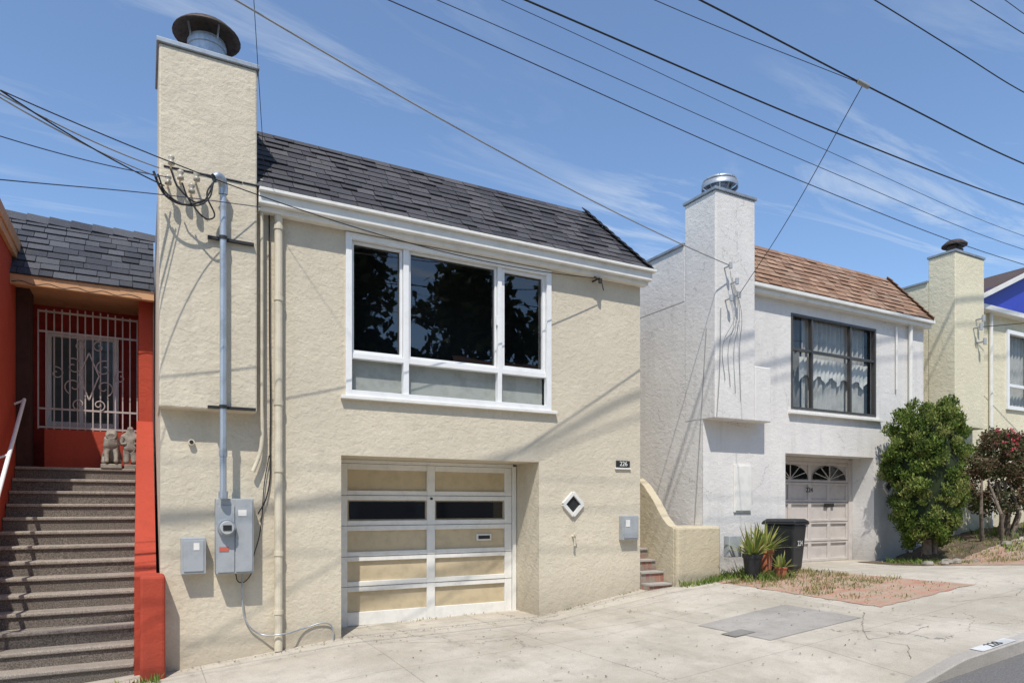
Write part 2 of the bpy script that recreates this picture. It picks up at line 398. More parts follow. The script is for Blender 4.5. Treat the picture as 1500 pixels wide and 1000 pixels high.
# pavement cracks : hairline ribbons lying on the concrete
def crack(pts,w=.0035):
    P=[]
    for (a,b) in zip(pts,pts[1:]):
        n=max(3,int(math.dist(a,b)/.05))
        for i in range(n):
            t=i/n; P.append((a[0]+(b[0]-a[0])*t+random.uniform(-.014,.014),a[1]+(b[1]-a[1])*t+random.uniform(-.014,.014)))
    P.append(pts[-1]); V=[];F=[]
    for i,(x,y) in enumerate(P):
        q=P[min(i+1,len(P)-1)]; p=P[max(i-1,0)]; dx,dy=q[0]-p[0],q[1]-p[1]; L=math.hypot(dx,dy) or 1
        ww=w*random.uniform(.3,1.2); nx,ny=-dy/L*ww,dx/L*ww; z=float(H(x,y))+.0035
        V+=[(x-nx,y-ny,z),(x+nx,y+ny,z)]
    for i in range(len(P)-1): F.append((2*i,2*i+2,2*i+3,2*i+1))
    return V,F
V=[];F=[]
for pts in ([(7.77,5.3),(7.3,5.0),(6.95,4.75),(6.66,4.5),(6.70,4.1),(6.35,3.87)],[(6.66,4.5),(7.1,4.38),(7.6,4.42)],[(2.6,8.0),(3.3,7.62),(4.2,7.5),(5.0,7.35),(5.8,7.0)],[(9.0,4.9),(9.8,4.6),(10.8,4.9)]):
    v,f=crack(pts); n=len(V); V+=v; F+=[tuple(i+n for i in q) for q in f]
mk('pavement_cracks',V,F,paint('crack_dark',(.16,.14,.115),1,.1))
# ------------------------------------------------------------------ cream house
cream=empty('cream_house')
A=8.6
wall_holes('front_wall',.17,6.97,-2.4,3.56,A,[(2.29,5.26,1.42,3.42,.10),(2.20,5.10,-2.3,.635,.75)],CREAM,cream)
m=MB(); m.quad((6.97,A,-2.4),(6.97,19,-2.4),(6.97,19,3.56),(6.97,A,3.56)); m.quad((.17,A,-2.4),(.17,A,3.56),(.17,19,3.56),(.17,19,-2.4)); m.mk('side_walls',CREAM,cream)
m=MB(); m.box(.155,1.17,8.40,9.35,1.08,5.06); m.mk('chimney',CREAM,cream,bevel=.02)
m=MB(); m.box(.13,1.195,8.375,9.38,5.06,5.115); m.mk('chimney_flashing',FLASH,cream,bevel=.008)
m=MB().lathe(.67,8.86,[(.235,5.11),(.235,5.2),(.20,5.2),(.20,5.40),(.215,5.40),(.215,5.46),(.20,5.46),(.20,5.50)]); m.mk('flue',GALV,cream,smooth=False)
m=MB().lathe(.67,8.86,[(.001,5.71),(.15,5.695),(.29,5.64),(.365,5.57),(.375,5.545),(.355,5.55),(.28,5.60),(.15,5.64),(.001,5.65)]); m.mk('flue_cap',RUST,cream,smooth=True)
m=MB()
for k in range(4):
    t=k*math.pi/2+.5; m.bar((.67+.2*math.cos(t),8.86+.2*math.sin(t),5.45),(.67+.24*math.cos(t),8.86+.24*math.sin(t),5.62),.02)
m.mk('flue_cap_legs',GALV,cream)
m=MB(); m.box(1.19,7.06,8.40,8.61,3.53,3.66); m.mk('cornice',TRIM,cream,bevel=.01)
m=MB(); m.box(1.19,7.10,8.345,8.62,3.66,3.70); m.box(1.19,7.03,8.47,8.598,3.47,3.53); m.mk('cornice_cap',TRIM,cream,bevel=.006)
PALA=[(.072,.071,.08),(.088,.086,.094),(.058,.057,.066),(.105,.10,.106),(.08,.077,.085)]
shingles('mansard_roof',.2,7.05,.2,6.46,8.40,3.705,9.4,4.87,11,.27,PALA,cream)
hipcaps('hip_shingles',(7.05,8.40,3.71),(6.46,9.4,4.88),11,.2,PALA,cream)
m=MB(); m.quad((7.05,8.42,3.70),(7.05,19,3.70),(6.46,19,4.86),(6.46,9.41,4.86)); m.quad((.2,9.4,4.865),(6.46,9.4,4.865),(6.46,19,4.865),(.2,19,4.865)); m.quad((.2,8.41,3.5),(.2,9.4,4.86),(.2,19,4.86),(.2,19,3.5)); m.mk('roof_back',ROOFTOP,cream)
m=MB()
def frame(m,x0,x1,z0,z1,w,y0,y1):
    m.box(x0,x0+w,y0,y1,z0,z1); m.box(x1-w,x1,y0,y1,z0,z1); m.box(x0+w,x1-w,y0+.001,y1,z1-w,z1); m.box(x0+w,x1-w,y0+.001,y1,z0,z0+w)
frame(m,2.255,5.295,1.39,3.455,.075,8.565,8.66)
m.box(2.33,5.22,8.60,8.69,1.875,1.945)
m.box(3.025,3.10,8.598,8.69,1.465,3.38); m.box(4.425,4.49,8.597,8.69,1.465,3.38)
m.mk('window_frame',WFRAME,cream,bevel=.004)
m=MB(); frame(m,2.335,3.02,1.95,3.375,.035,8.63,8.67); frame(m,4.495,5.215,1.95,3.375,.045,8.62,8.67); frame(m,3.105,4.42,1.95,3.375,.03,8.635,8.67)
m.box(4.40,4.425,8.60,8.62,2.55,2.68); m.mk('window_sash',WFRAME,cream,bevel=.003)
m=MB(); m.quad((2.33,8.68,1.94),(5.22,8.68,1.94),(5.22,8.68,3.38),(2.33,8.68,3.38)); m.mk('window_glass',GLASS,cream)
m=MB(); m.quad((2.33,8.68,1.46),(5.22,8.68,1.46),(5.22,8.68,1.88),(2.33,8.68,1.88)); m.mk('lower_window_glass',GLASSB,cream)
m=MB(); m.quad((2.33,8.72,1.44),(5.22,8.72,1.44),(5.22,8.72,1.90),(2.33,8.72,1.90)); m.mk('lower_pane_shade',FROST,cream)
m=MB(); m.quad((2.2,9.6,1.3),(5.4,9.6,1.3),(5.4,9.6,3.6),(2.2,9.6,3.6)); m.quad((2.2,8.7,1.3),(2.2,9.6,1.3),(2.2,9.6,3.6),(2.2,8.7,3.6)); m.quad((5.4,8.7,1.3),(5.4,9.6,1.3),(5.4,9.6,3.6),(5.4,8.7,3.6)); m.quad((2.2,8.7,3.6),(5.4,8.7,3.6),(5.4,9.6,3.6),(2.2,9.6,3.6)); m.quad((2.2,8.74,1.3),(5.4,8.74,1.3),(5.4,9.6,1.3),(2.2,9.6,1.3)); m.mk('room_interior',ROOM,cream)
box('window_sill',2.19,5.38,8.53,8.62,1.345,1.39,TRIM,cream,.006)
Yd=9.33
m=MB(); m.box(2.21,5.095,Yd+.03,Yd+.06,-1.9,.63); m.mk('garage_door_backing',DOORT,cream)
m=MB()
for a,b in ((2.35,2.47),(3.635,3.76),(4.915,5.03)): m.box(a,b,Yd-.012,Yd+.03,-1.67,.58)
rails=[(.5,.58),(.075,.21),(-.35,-.21),(-.77,-.64),(-1.19,-1.05),(-1.66,-1.475)]
for zb,zt in rails:
    for a,b in ((2.47,3.635),(3.76,4.915)): m.box(a,b,Yd-.009,Yd+.03,zb,zt)
m.mk('garage_door_rails',DOORW,cream,bevel=.006)
m=MB()
for zc in (.1425,-.28,-.705,-1.12): m.box(2.35,5.03,Yd-.0135,Yd-.0,zc-.003,zc+.003)
m.mk('garage_door_section_gaps',DARKM,cream)
m=MB(); m.box(5.035,5.09,Yd-.06,Yd+.03,-1.7,.60); m.box(2.21,2.34,Yd-.06,Yd+.03,-1.7,.60); m.box(2.34,5.035,Yd-.05,Yd+.03,.585,.632); m.mk('garage_door_frame',DOORW,cream,bevel=.004)
m=MB()
for a,b in ((2.50,3.61),(3.79,4.885)): m.box(a,b,Yd+.012,Yd+.02,-.19,.055)
m.mk('garage_door_windows',paint('dark_glass',(.008,.008,.01),.06,0),cream)
m=MB(); m.box(4.44,4.69,Yd+.005,Yd+.028,-.53,-.43); m.mk('mail_slot_frame',TRIM,cream,bevel=.003)
m=MB(); m.box(4.47,4.66,Yd-.003,Yd+.006,-.505,-.455); m.tube((3.70,Yd-.03,.10),(3.70,Yd-.01,.10),.018); m.mk('mail_slot',DARKM,cream)
m=MB()
cxd,czd,r=5.68,.02,.17
m.bar((cxd-r,8.58,czd),(cxd,8.58,czd+r),.05,.05,up=(0,1,0)); m.bar((cxd,8.582,czd+r),(cxd+r,8.582,czd),.05,.05,up=(0,1,0)); m.bar((cxd+r,8.58,czd),(cxd,8.58,czd-r),.05,.05,up=(0,1,0)); m.bar((cxd,8.582,czd-r),(cxd-r,8.582,czd),.05,.05,up=(0,1,0))
m.mk('diamond_vent_frame',TRIM,cream)
m=MB().quad((cxd-.14,8.594,czd),(cxd,8.594,czd-.14),(cxd+.14,8.594,czd),(cxd,8.594,czd+.14)); m.mk('diamond_vent',DARKM,cream)
m=MB(); m.tube((.485,8.61,.72),(.485,8.55,.72),.035,.035); m.mk('vent_pipe',CREAMP,cream)
m=MB(); m.tube((.485,8.549,.72),(.485,8.545,.72),.022); m.mk('vent_hole',DARKM,cream)
m=MB(); m.tube((5.68,8.61,-.46),(5.68,8.52,-.46),.015); m.tube((5.68,8.53,-.46),(5.68,8.53,-.60),.013,.018); m.tube((5.68,8.50,-.43),(5.68,8.52,-.43),.03); m.mk('hose_bib',CREAMP,cream)
m=MB(); m.box(6.49,6.75,8.575,8.598,.60,.70); m.mk('number_plaque',DARKM,cream,bevel=.004)
m=MB(); m.box(6.47,6.77,8.57,8.598,.565,.59); m.mk('plaque_light_bar',TRIM,cream,bevel=.004)
text('house_number','226',.10,(6.62,8.57,.648),(math.pi/2,0,0),TRIM,cream)
m=MB(); m.tube((1.43,8.53,3.56),(1.43,8.53,-1.74),.047)
for z in (3.3,2.45,1.2,.4,-.6,-1.3): m.tube((1.43,8.53,z),(1.43,8.53,z+.05),.056)
m.mk('downspout',CREAMP,cream,smooth=False)
curve('vent_line',[(1.235,8.52,3.85),(1.235,8.52,3.0),(1.235,8.52,1.2),(1.235,8.52,.72),(1.20,8.52,.56),(1.14,8.52,.40)],.024,CREAMP,cream)
curve('conduit_thin',[(1.33,8.57,3.5),(1.335,8.57,2),(1.34,8.57,.8),(1.30,8.57,.1),(1.2,8.55,-.1)],.008,WIRE,cream)
# ------------------------------------------------------------------ electrical service
svc=empty('electric_meter')
box('panel',.73,1.13,8.38,8.60,-.78,.08,GREY,svc,.008)
box('panel_door',.745,.92,8.366,8.379,-.76,.0,GREY,svc,.004)
box('panel_door_lower',.935,1.115,8.366,8.379,-.76,.06,GREY,svc,.004)
MB().tube((.835,8.37,-.25),(.835,8.30,-.25),.10,.092,20).mk('meter_ring',GALV,svc)
MB().tube((.835,8.30,-.25),(.835,8.265,-.25),.078,.07,20).mk('meter_glass',paint('meter_face',(.45,.47,.46),.15,.1),svc)
box('meter_display',.79,.88,8.258,8.264,-.28,-.22,DARKM,svc)
box('meter_label',.76,.86,8.360,8.3655,-.52,-.47,paint('red_label',(.5,.12,.08),.6,.05),svc)
box('panel_label',.96,1.05,8.360,8.3655,-.12,-.05,TRIM,svc)
m=MB(); m.tube((.795,8.31,.07),(.795,8.31,3.52),.036); m.mk('service_mast',GALV,svc,smooth=False)
m=MB(); m.tube((.795,8.31,.55),(.795,8.31,.62),.045); m.tube((.795,8.31,.08),(.795,8.31,.16),.05); m.mk('mast_couplings',GALV,svc)
curve('weatherhead',[(.795,8.31,3.50),(.79,8.29,3.60),(.75,8.24,3.655),(.69,8.22,3.62)],.05,GALV,svc)
m=MB(); m.box(.64,1.13,8.355,8.398,3.0,3.03); m.box(.64,1.15,8.355,8.398,1.095,1.125); m.tube((.795,8.31,1.09),(.795,8.31,1.13),.043); m.tube((.795,8.31,2.99),(.795,8.31,3.03),.043); m.mk('mast_brackets',DARKM,svc)
box('disconnect_box',.375,.63,8.44,8.60,-.77,-.36,GREY,svc,.008)
box('disconnect_cover',.40,.605,8.428,8.439,-.74,-.39,GREY,svc,.004)
box('disconnect_label',.50,.56,8.423,8.4275,-.50,-.42,TRIM,svc)
curve('conduit',[(1.03,8.56,-.78),(1.03,8.56,-1.15),(1.08,8.56,-1.38),(1.22,8.55,-1.52),(1.45,8.45,-1.53),(1.75,8.57,-1.50),(2.0,8.57,-1.46),(2.07,8.57,-1.5),(2.09,8.55,-1.69)],.009,GALV,svc)
curve('ground_wire',[(.95,8.56,-.78),(1.0,8.56,-.9),(1.1,8.57,-.85),(1.15,8.55,-.6),(1.22,8.57,-.35),(1.28,8.57,.3),(1.33,8.57,.6)],.006,WIRE,svc)
hk=empty('service_drop_hooks')
INS=paint('insulator_ceramic',(.5,.45,.35),.3,.2)
hp=[(.27,3.72),(.36,3.58),(.47,3.46),(.24,3.50),(.52,3.60)]
for i,(x,z) in enumerate(hp):
    MB().tube((x,8.41,z),(x,8.25,z-.01),.012).mk('hook_%d'%i,CREAMP,hk)
    m=MB(); m.lathe(x,8.24,[(.001,z+.06),(.03,z+.055),(.034,z+.03),(.02,z+.01),(.034,z-.01),(.034,z-.04),(.001,z-.05)],12); m.mk('insulator_%d'%i,INS,hk,smooth=True)
for i,(x,z) in enumerate([(.24,3.46),(.36,3.54),(.47,3.42)]):
    curve('drip_loop_%d'%i,[(x-.1,8.15,z+.05),(x-.02,8.18,z-.12),(x+.2,8.2,z-.2-.03*i),(.62,8.2,3.35+.04*i),(.69,8.21,3.58)],.009,WIRE,hk)
curve('cable_clip',[(.1,8.2,3.55),(.16,8.2,3.4),(.24,8.2,3.3),(.4,8.2,3.26),(.6,8.2,3.35)],.013,WIRE,hk)
ub=empty('utility_box')
box('case',6.55,6.86,8.50,8.599,-.54,-.16,GREY,ub,.006); box('cover',6.575,6.835,8.488,8.499,-.51,-.19,GREY,ub,.004); box('label',6.6,6.68,8.483,8.487,-.33,-.22,TRIM,ub)
cb=empty('cable_bracket')
m=MB(); m.bar((5.98,8.46,3.44),(6.12,8.46,3.40),.02); m.tube((6.05,8.61,3.42),(6.05,8.42,3.42),.014); m.tube((6.08,8.44,3.42),(6.08,8.44,3.36),.03); m.bar((6.1,8.45,3.42),(6.22,8.55,3.3),.012); m.mk('bracket',DARKM,cb)
# ------------------------------------------------------------------ white house
wh=empty('white_house'); B=8.7
wall_holes('front_wall',8.41,14.76,-2.2,3.80,B,[(10.60,13.12,1.80,3.58,.12),(10.45,13.06,-2.0,.97,.54)],WHITE,wh)
m=MB(); m.quad((8.405,B-.001,-2.2),(8.405,B-.001,4.58),(8.405,19,4.58),(8.405,19,-2.2)); m.quad((14.76,B,-2.2),(14.76,19,-2.2),(14.76,19,3.8),(14.76,B,3.8)); m.mk('side_walls',WHITE,wh)
box('chimney_stack',8.40,9.33,8.40,9.14,1.46,5.27,WHITE,wh,.02)
box('chimney_shoulder',9.332,9.73,8.402,8.72,1.46,2.42,WHITE,wh,.02)
box('wall_parapet',8.40,8.62,9.14,19,3.6,4.58,WHITE,wh)
box('parapet_cap',8.37,8.65,9.15,19.05,4.58,4.63,FLASH,wh,.006)
box('chimney_flashing',8.375,9.355,8.375,9.165,5.27,5.32,FLASH,wh,.006)
m=MB().lathe(8.87,8.77,[(.17,5.32),(.17,5.5),(.155,5.5),(.155,5.56)]); m.mk('flue',GALV,wh)
m=MB().lathe(8.87,8.77,[(.02,5.72),(.2,5.71),(.29,5.66),(.30,5.62),(.28,5.62),(.19,5.67),(.02,5.68)]).lathe(8.87,8.77,[(.31,5.52),(.315,5.60),(.30,5.60),(.295,5.52),(.31,5.52)]); m.mk('flue_cap',GALV,wh,smooth=True)
m=MB()
for k in range(8):
    t=k*math.pi/4; m.bar((8.87+.16*math.cos(t),8.77+.16*math.sin(t),5.48),(8.87+.29*math.cos(t),8.77+.29*math.sin(t),5.66),.018)
m.mk('flue_cap_struts',GALV,wh)
m=MB(); m.box(9.2,14.82,8.56,8.71,3.78,3.86); m.box(9.2,14.86,8.50,8.72,3.86,3.93); m.mk('gutter',TRIM,wh,bevel=.01)
PALB=[(.40,.24,.155),(.36,.21,.135),(.44,.28,.19),(.31,.18,.115),(.38,.25,.17)]
shingles('mansard_roof',9.2,14.82,9.2,14.28,8.52,3.94,9.2,4.93,9,.26,PALB,wh)
hipcaps('hip_shingles',(14.82,8.52,3.945),(14.28,9.2,4.94),9,.18,PALB,wh)
m=MB(); m.quad((14.82,8.53,3.93),(14.82,19,3.93),(14.28,19,4.92),(14.28,9.21,4.92)); m.quad((8.6,9.2,4.5),(14.28,9.2,4.92),(14.28,19,4.92),(8.6,19,4.5)); m.mk('roof_back',ROOFTOP,wh)
m=MB(); frame(m,10.60,13.12,1.80,3.58,.045,8.69,8.77)
for x in (11.2,12.34): m.box(x-.022,x+.022,8.70,8.77,1.845,3.535)
m.box(10.645,13.075,8.705,8.768,2.90,2.945); m.mk('window_frame',paint('bronze_frame',(.06,.055,.05),.4,.1),wh)
MB().quad((10.62,8.775,1.82),(13.1,8.775,1.82),(13.1,8.775,3.56),(10.62,8.775,3.56)).mk('window_glass',GLASSB,wh)
box('window_sill',10.52,13.26,8.62,8.72,1.70,1.75,TRIM,wh,.006)
def curtain(name,x0,x1,z0,z1,y,amp,per,mat,parent,scallop=0):
    n=int((x1-x0)/.012); V=[];F=[]
    for i in range(n+1):
        x=x0+(x1-x0)*i/n; yy=y+amp*math.sin(x*2*math.pi/per+.7*math.sin(x*3.1)); zb=z0+scallop*abs(math.sin(x*math.pi/.38))
        V+=[(x,yy,zb),(x,yy+.01*math.sin(x*20),z1)]
    for i in range(n): F.append((2*i,2*i+2,2*i+3,2*i+1))
    return mk(name,V,F,mat,parent,smooth=True)
curtain('drapes',11.15,13.08,1.7,3.6,8.93,.03,.14,CURT,wh)
curtain('drapes_left',10.55,11.15,1.7,3.6,8.98,.03,.16,paint('curtain_dark',(.22,.21,.19),.9,.15),wh)
curtain('valance',11.0,13.08,2.35,2.85,8.86,.015,.12,paint('lace',(.72,.70,.65),.9,.05),wh,.16)
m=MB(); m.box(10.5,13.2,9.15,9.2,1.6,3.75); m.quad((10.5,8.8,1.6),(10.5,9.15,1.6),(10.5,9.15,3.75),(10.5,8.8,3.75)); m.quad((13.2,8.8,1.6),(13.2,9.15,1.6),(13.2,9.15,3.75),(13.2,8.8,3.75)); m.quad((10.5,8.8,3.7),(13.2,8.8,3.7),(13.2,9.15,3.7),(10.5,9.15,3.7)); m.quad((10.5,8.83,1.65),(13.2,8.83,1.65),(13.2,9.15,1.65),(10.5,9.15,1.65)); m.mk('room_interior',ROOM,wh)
Yb=9.22
box('garage_door',10.5,13.0,Yb+.02,Yb+.05,-1.3,.96,DOORB,wh)
m=MB(); m.box(10.46,10.58,Yb-.04,Yb+.02,-1.2,.95); m.box(12.95,13.055,Yb-.04,Yb+.02,-1.2,.95); m.box(10.58,12.95,Yb-.038,Yb+.02,.88,.965); m.mk('garage_door_frame',DOORB,wh,bevel=.005)
m=MB(); zz=[.86-.395*i for i in range(6)]
cols4=[10.60+.587*i for i in range(5)]
for i,z in enumerate(zz): m.box(10.6,12.95,Yb-.012,Yb+.02,max(z-.05,-1.13),z+.05 if i else z+.02)
for x in cols4: m.box(x-.045 if x>10.7 else x,x+.045 if x<12.9 else x+.002,Yb-.015,Yb+.02,-1.12,.87)
m.mk('garage_door_rails',DOORB,wh,bevel=.008)
m=MB()
for z in zz[1:5]: m.box(10.6,12.95,Yb-.0165,Yb-.01,z-.004,z+.004)
m.mk('garage_door_section_gaps',DARKM,wh)
m=MB(); fr=MB()
for i in (0,2):
    a0,b0=cols4[i]+.07,cols4[i+2]-.07
    cxm=(a0+b0)/2; R=(b0-a0)/2; pts=[(cxm-R,Yb-.018,.53)]+[(cxm-R*math.cos(t),Yb-.018,.53+.27*math.sin(t)) for t in np.linspace(.05,math.pi-.05,16)]+[(cxm+R,Yb-.018,.53)]
    m.quad(*pts)
    for t in np.linspace(.5,math.pi-.5,5): fr.bar((cxm,Yb-.024,.53),(cxm-R*math.cos(t),Yb-.024,.53+.27*math.sin(t)),.02,.012)
m.mk('fan_windows',paint('dark_glass2',(.01,.01,.012),.08,0),wh); fr.mk('fan_window_bars',DOORB,wh)
text('house_number','224',.14,(11.75,Yb-.02,.31),(math.pi/2,0,0),DARKM,wh)
box('mail_slot',12.2,12.5,Yb-.022,Yb-.0155,-.03,.04,DARKM,wh)
box('access_panel',9.12,9.54,8.67,8.699,-.12,.72,TRIM,wh,.006); box('access_panel_door',9.15,9.51,8.655,8.669,-.09,.69,TRIM,wh,.004)
m=MB(); cxd,czd,r=13.5,.39,.15
for p,q,yy in (((cxd-r,czd),(cxd,czd+r),8.68),((cxd,czd+r),(cxd+r,czd),8.682),((cxd+r,czd),(cxd,czd-r),8.68),((cxd,czd-r),(cxd-r,czd),8.682)): m.bar((p[0],yy,p[1]),(q[0],yy,q[1]),.05,.05,up=(0,1,0))
m.mk('diamond_vent_frame',TRIM,wh); MB().quad((cxd-.12,8.694,czd),(cxd,8.694,czd-.12),(cxd+.12,8.694,czd),(cxd,8.694,czd+.12)).mk('diamond_vent',DARKM,wh)
m=MB(); m.tube((14.2,8.64,3.8),(14.2,8.64,-1.0),.04); m.tube((13.75,8.66,3.7),(13.75,8.66,2.4),.02); m.mk('downspout',TRIM,wh)
for i,(x,z) in enumerate([(8.6,3.99),(8.75,3.75),(8.8,3.53),(8.62,3.45)]): MB().tube((x,8.41,z),(x,8.26,z),.015).tube((x,8.26,z+.05),(x,8.26,z-.05),.03).mk('service_hook_%d'%i,GREY,wh)
for i in range(4): curve('service_cable_%d'%i,[(8.6+.05*i,8.27,3.9-.1*i),(8.75+.05*i,8.3,3.2),(8.55+.13*i,8.38,2.7),(8.6+.12*i,8.38,2.1-.1*i)],.005,WIREG,wh)
curve('wall_cable',[(8.5,8.38,3.3),(8.47,8.38,2.2),(8.42,8.39,1.5)],.008,WIREG,wh)
curve('wall_cable_low',[(8.39,8.6,3.0),(8.39,8.75,1.2),(8.39,8.9,-.5)],.006,WIREG,wh)
box('gas_meter_cover',8.47,8.75,8.16,8.29,-.85,-.5,GREY,wh,.01)
sw=empty('entry_stairs')
box('low_wall',7.46,8.40,8.28,9.0,-1.9,-.34,CREAM2,sw,.04)
prof=[(8.36,-1.5),(8.36,-.36),(8.5,-.31),(8.65,-.18),(8.85,.08),(9.1,.34),(9.35,.50),(9.7,.56),(12,.56),(12,-1.5)]
n=len(prof); V=[(7.455,y,z) for y,z in prof]+[(7.62,y,z) for y,z in prof]; F=[tuple(range(n))[::-1],tuple(range(n,2*n))]+[(i,(i+1)%n,n+(i+1)%n,n+i) for i in range(n)]
mk('parapet',V,F,CREAM2,sw,bevel=.01)
m=MB()
for i in range(9): m.box(6.98+.0004*i,7.452-.0005*i,8.40+.20*i,11.5-.01*i,-2.0-.01*i,-1.27+.175*i)
m.mk('steps',STEPB,sw)
m=MB()
for i in range(9): m.box(6.985,7.44,8.375+.20*i,8.595+.20*i,-1.268+.175*i,-1.235+.175*i)
m.mk('step_treads',KERB,sw,bevel=.004)
# ------------------------------------------------------------------ yellow house
yh=empty('yellow_house')
wall_holes('front_wall',15.43,22,-1.6,4.5,8.75,[(18.2,20.4,2.35,4.16,.1)],YELL,yh)
m=MB(); m.quad((15.42,8.749,-1.6),(15.42,8.749,4.95),(15.42,19,4.95),(15.42,19,-1.6)); m.mk('side_wall',YELL,yh)
box('chimney',15.41,16.54,8.40,8.98,1.7,5.48,YELL,yh,.02); box('chimney_flashing',15.39,16.56,8.38,9.0,5.48,5.53,FLASH,yh,.005)
box('wall_parapet',15.412,15.6,8.98,19,4.2,4.97,YELL,yh); box('parapet_cap',15.38,15.63,8.99,19,4.97,5.01,FLASH,yh)
m=MB().lathe(15.92,8.7,[(.17,5.53),(.17,5.68),(.14,5.68),(.14,5.76)]).lathe(15.92,8.7,[(.01,5.9),(.16,5.88),(.25,5.80),(.25,5.77),(.01,5.8)]); m.mk('flue_cap',RUST,yh,smooth=False)
box('cornice',16.6,22.1,8.55,8.76,4.48,4.60,TRIM,yh,.01)
m=MB(); m.quad((16.6,8.60,4.6),(22,8.60,4.6),(22,8.60,5.0),(19.4,8.60,5.85),(17.0,8.60,4.95)); m.mk('blue_gable',BLUE,yh)
m=MB(); m.quad((16.5,8.45,4.72),(19.4,8.45,5.95),(19.4,19,5.95),(16.5,19,4.72)); m.quad((19.4,8.45,5.95),(22.3,8.45,4.72),(22.3,19,4.72),(19.4,19,5.95)); mk('roof',m.v,m.f,SHA,yh,cols=[(.10,.07,.06,1)]*len(m.v))
m=MB(); m.bar((16.5,8.44,4.66),(19.4,8.44,5.89),.04,.10); m.mk('rake_trim',TRIM,yh)
m=MB(); frame(m,18.15,20.45,2.3,4.2,.09,8.70,8.80); m.box(19.25,19.32,8.72,8.8,2.39,4.11); m.box(18.24,20.36,8.73,8.8,2.85,2.92); m.mk('window_frame',WFRAME,yh)
MB().quad((18.2,8.81,2.35),(20.4,8.81,2.35),(20.4,8.81,4.16),(18.2,8.81,4.16)).mk('window_glass',GLASSB,yh)
curtain('drapes',18.2,20.4,2.3,4.2,8.95,.03,.15,CURT,yh)
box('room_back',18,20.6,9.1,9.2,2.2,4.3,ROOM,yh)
m=MB(); m.tube((17.4,8.69,4.5),(17.4,8.69,-.6),.04); m.mk('downspout',TRIM,yh)
for i,(x,z) in enumerate([(16.1,3.9),(16.25,3.6),(16.2,4.1)]): MB().tube((x,8.41,z),(x,8.22,z),.02).tube((x,8.24,z+.07),(x,8.24,z-.07),.035).mk('service_hook_%d'%i,GREY,yh)
# ------------------------------------------------------------------ red house
rh=empty('red_house')
box('entry_wing',-8,-1.62,10.55,14,-3,3.62,RED,rh)
box('wing_fascia',-8.1,-1.55,10.4,12.1,3.62,3.80,ORANGE,rh,.01)
box('wing_trim',-1.618,-1.57,10.58,11.9,3.50,3.615,ORANGE,rh,.004)
box('wing_roof',-8,-1.6,10.5,14,3.805,3.83,ROOFTOP,rh)
box('garage_wall',-8,-1.9,8.6,10.545,-3,.55,RED,rh)
prof=[(8.72,-2.6),(8.72,-.95),(10.54,.28),(10.54,-2.6)]
n=4; V=[(-1.895,y,z) for y,z in prof]+[(-1.625,y,z) for y,z in prof]; F=[tuple(range(n))[::-1],tuple(range(n,2*n))]+[(i,(i+1)%n,n+(i+1)%n,n+i) for i in range(n)]
mk('left_stair_parapet',V,F,RED,rh)
for i in range(14):
    y=8.80+.246*i; z=-1.95+.1795*(i+1); xo=.0008*i
    box('step_%02d'%i,-1.615,-.085-xo,y,y+.30 if i<13 else 13.2,z-.19,z-.045,TERZ,rh)
    box('tread_%02d'%i,-1.614,-.086-xo,y-.03,y+.26 if i<13 else 13.2,z-.044,z,TERZT,rh,.012)
box('stair_base',-1.613,-.12,9.1,13.2,-2.6,-1.75,TERZ,rh)
m=MB(); m.quad((-1.6,8.9,-2.1),(-.1,8.9,-2.1),(-.1,12.1,.22),(-1.6,12.1,.22)); m.mk('stair_slab',TERZ,rh)
prof=[(8.72,-2.3),(8.72,-.80),(8.9,-.72),(12.0,1.30),(12.0,-2.3)]
n=len(prof); V=[(-.085,y,z) for y,z in prof]+[(.135,y,z) for y,z in prof]; F=[tuple(range(n))[::-1],tuple(range(n,2*n))]+[(i,(i+1)%n,n+(i+1)%n,n+i) for i in range(n)]
mk('stair_parapet',V,F,RED,rh)
box('stair_newel',-.03,.215,8.32,8.72,-2.3,-.76,RED,rh,.03)
box('porch_column',-.06,.135,12.0,12.3,.4,3.2,RED,rh)
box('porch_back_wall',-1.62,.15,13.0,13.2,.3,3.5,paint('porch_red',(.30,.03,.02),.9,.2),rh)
box('porch_soffit',-1.62,.15,11.72,13.1,3.16,3.2,ORANGE,rh)
box('porch_fascia',-1.9,.15,11.62,11.72,3.08,3.22,ORANGE,rh,.006)
curve('string_lights',[(-1.6,11.6,3.1)]+[(-1.5+.165*i,11.59,3.12-.035*(i%2)) for i in range(10)],.006,WIRE,rh)
box('porch_front_wall',-1.3,-.07,12.35,12.45,.56,1.15,RED,rh)
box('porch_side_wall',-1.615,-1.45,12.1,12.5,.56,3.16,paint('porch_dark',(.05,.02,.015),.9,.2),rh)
PALZ=[(.085,.09,.105),(.07,.075,.09),(.10,.105,.12),(.058,.062,.075)]
shingles('mansard_roof',-2.4,.15,-2.4,.15,11.6,3.22,12.6,4.33,9,.26,PALZ,rh)
m=MB(); m.quad((-2.4,12.6,4.32),(.15,12.6,4.32),(.15,19,4.32),(-2.4,19,4.32)); m.mk('roof_back',ROOFTOP,rh)
hipcaps('ridge_shingles',(-2.4,12.6,4.34),(.15,12.6,4.34),9,.2,PALZ,rh)
m=MB(); frame(m,-1.35,-.35,1.25,2.75,.08,12.94,13.0); m.box(-.90,-.84,12.95,13.0,1.33,2.67); m.mk('porch_window_frame',WFRAME,rh)
box('porch_window_glass',-1.27,-.43,12.975,12.985,1.33,2.67,paint('porch_glass',(.10,.12,.12),.1,.1),rh)
g=MB(); gx0,gx1,gz0,gz1,gy=-1.38,-.08,1.18,2.92,12.38
for z in (gz0,gz1,gz0+.28,gz1-.3): g.box(gx0,gx1,gy-.012,gy+.012,z-.014,z+.014)
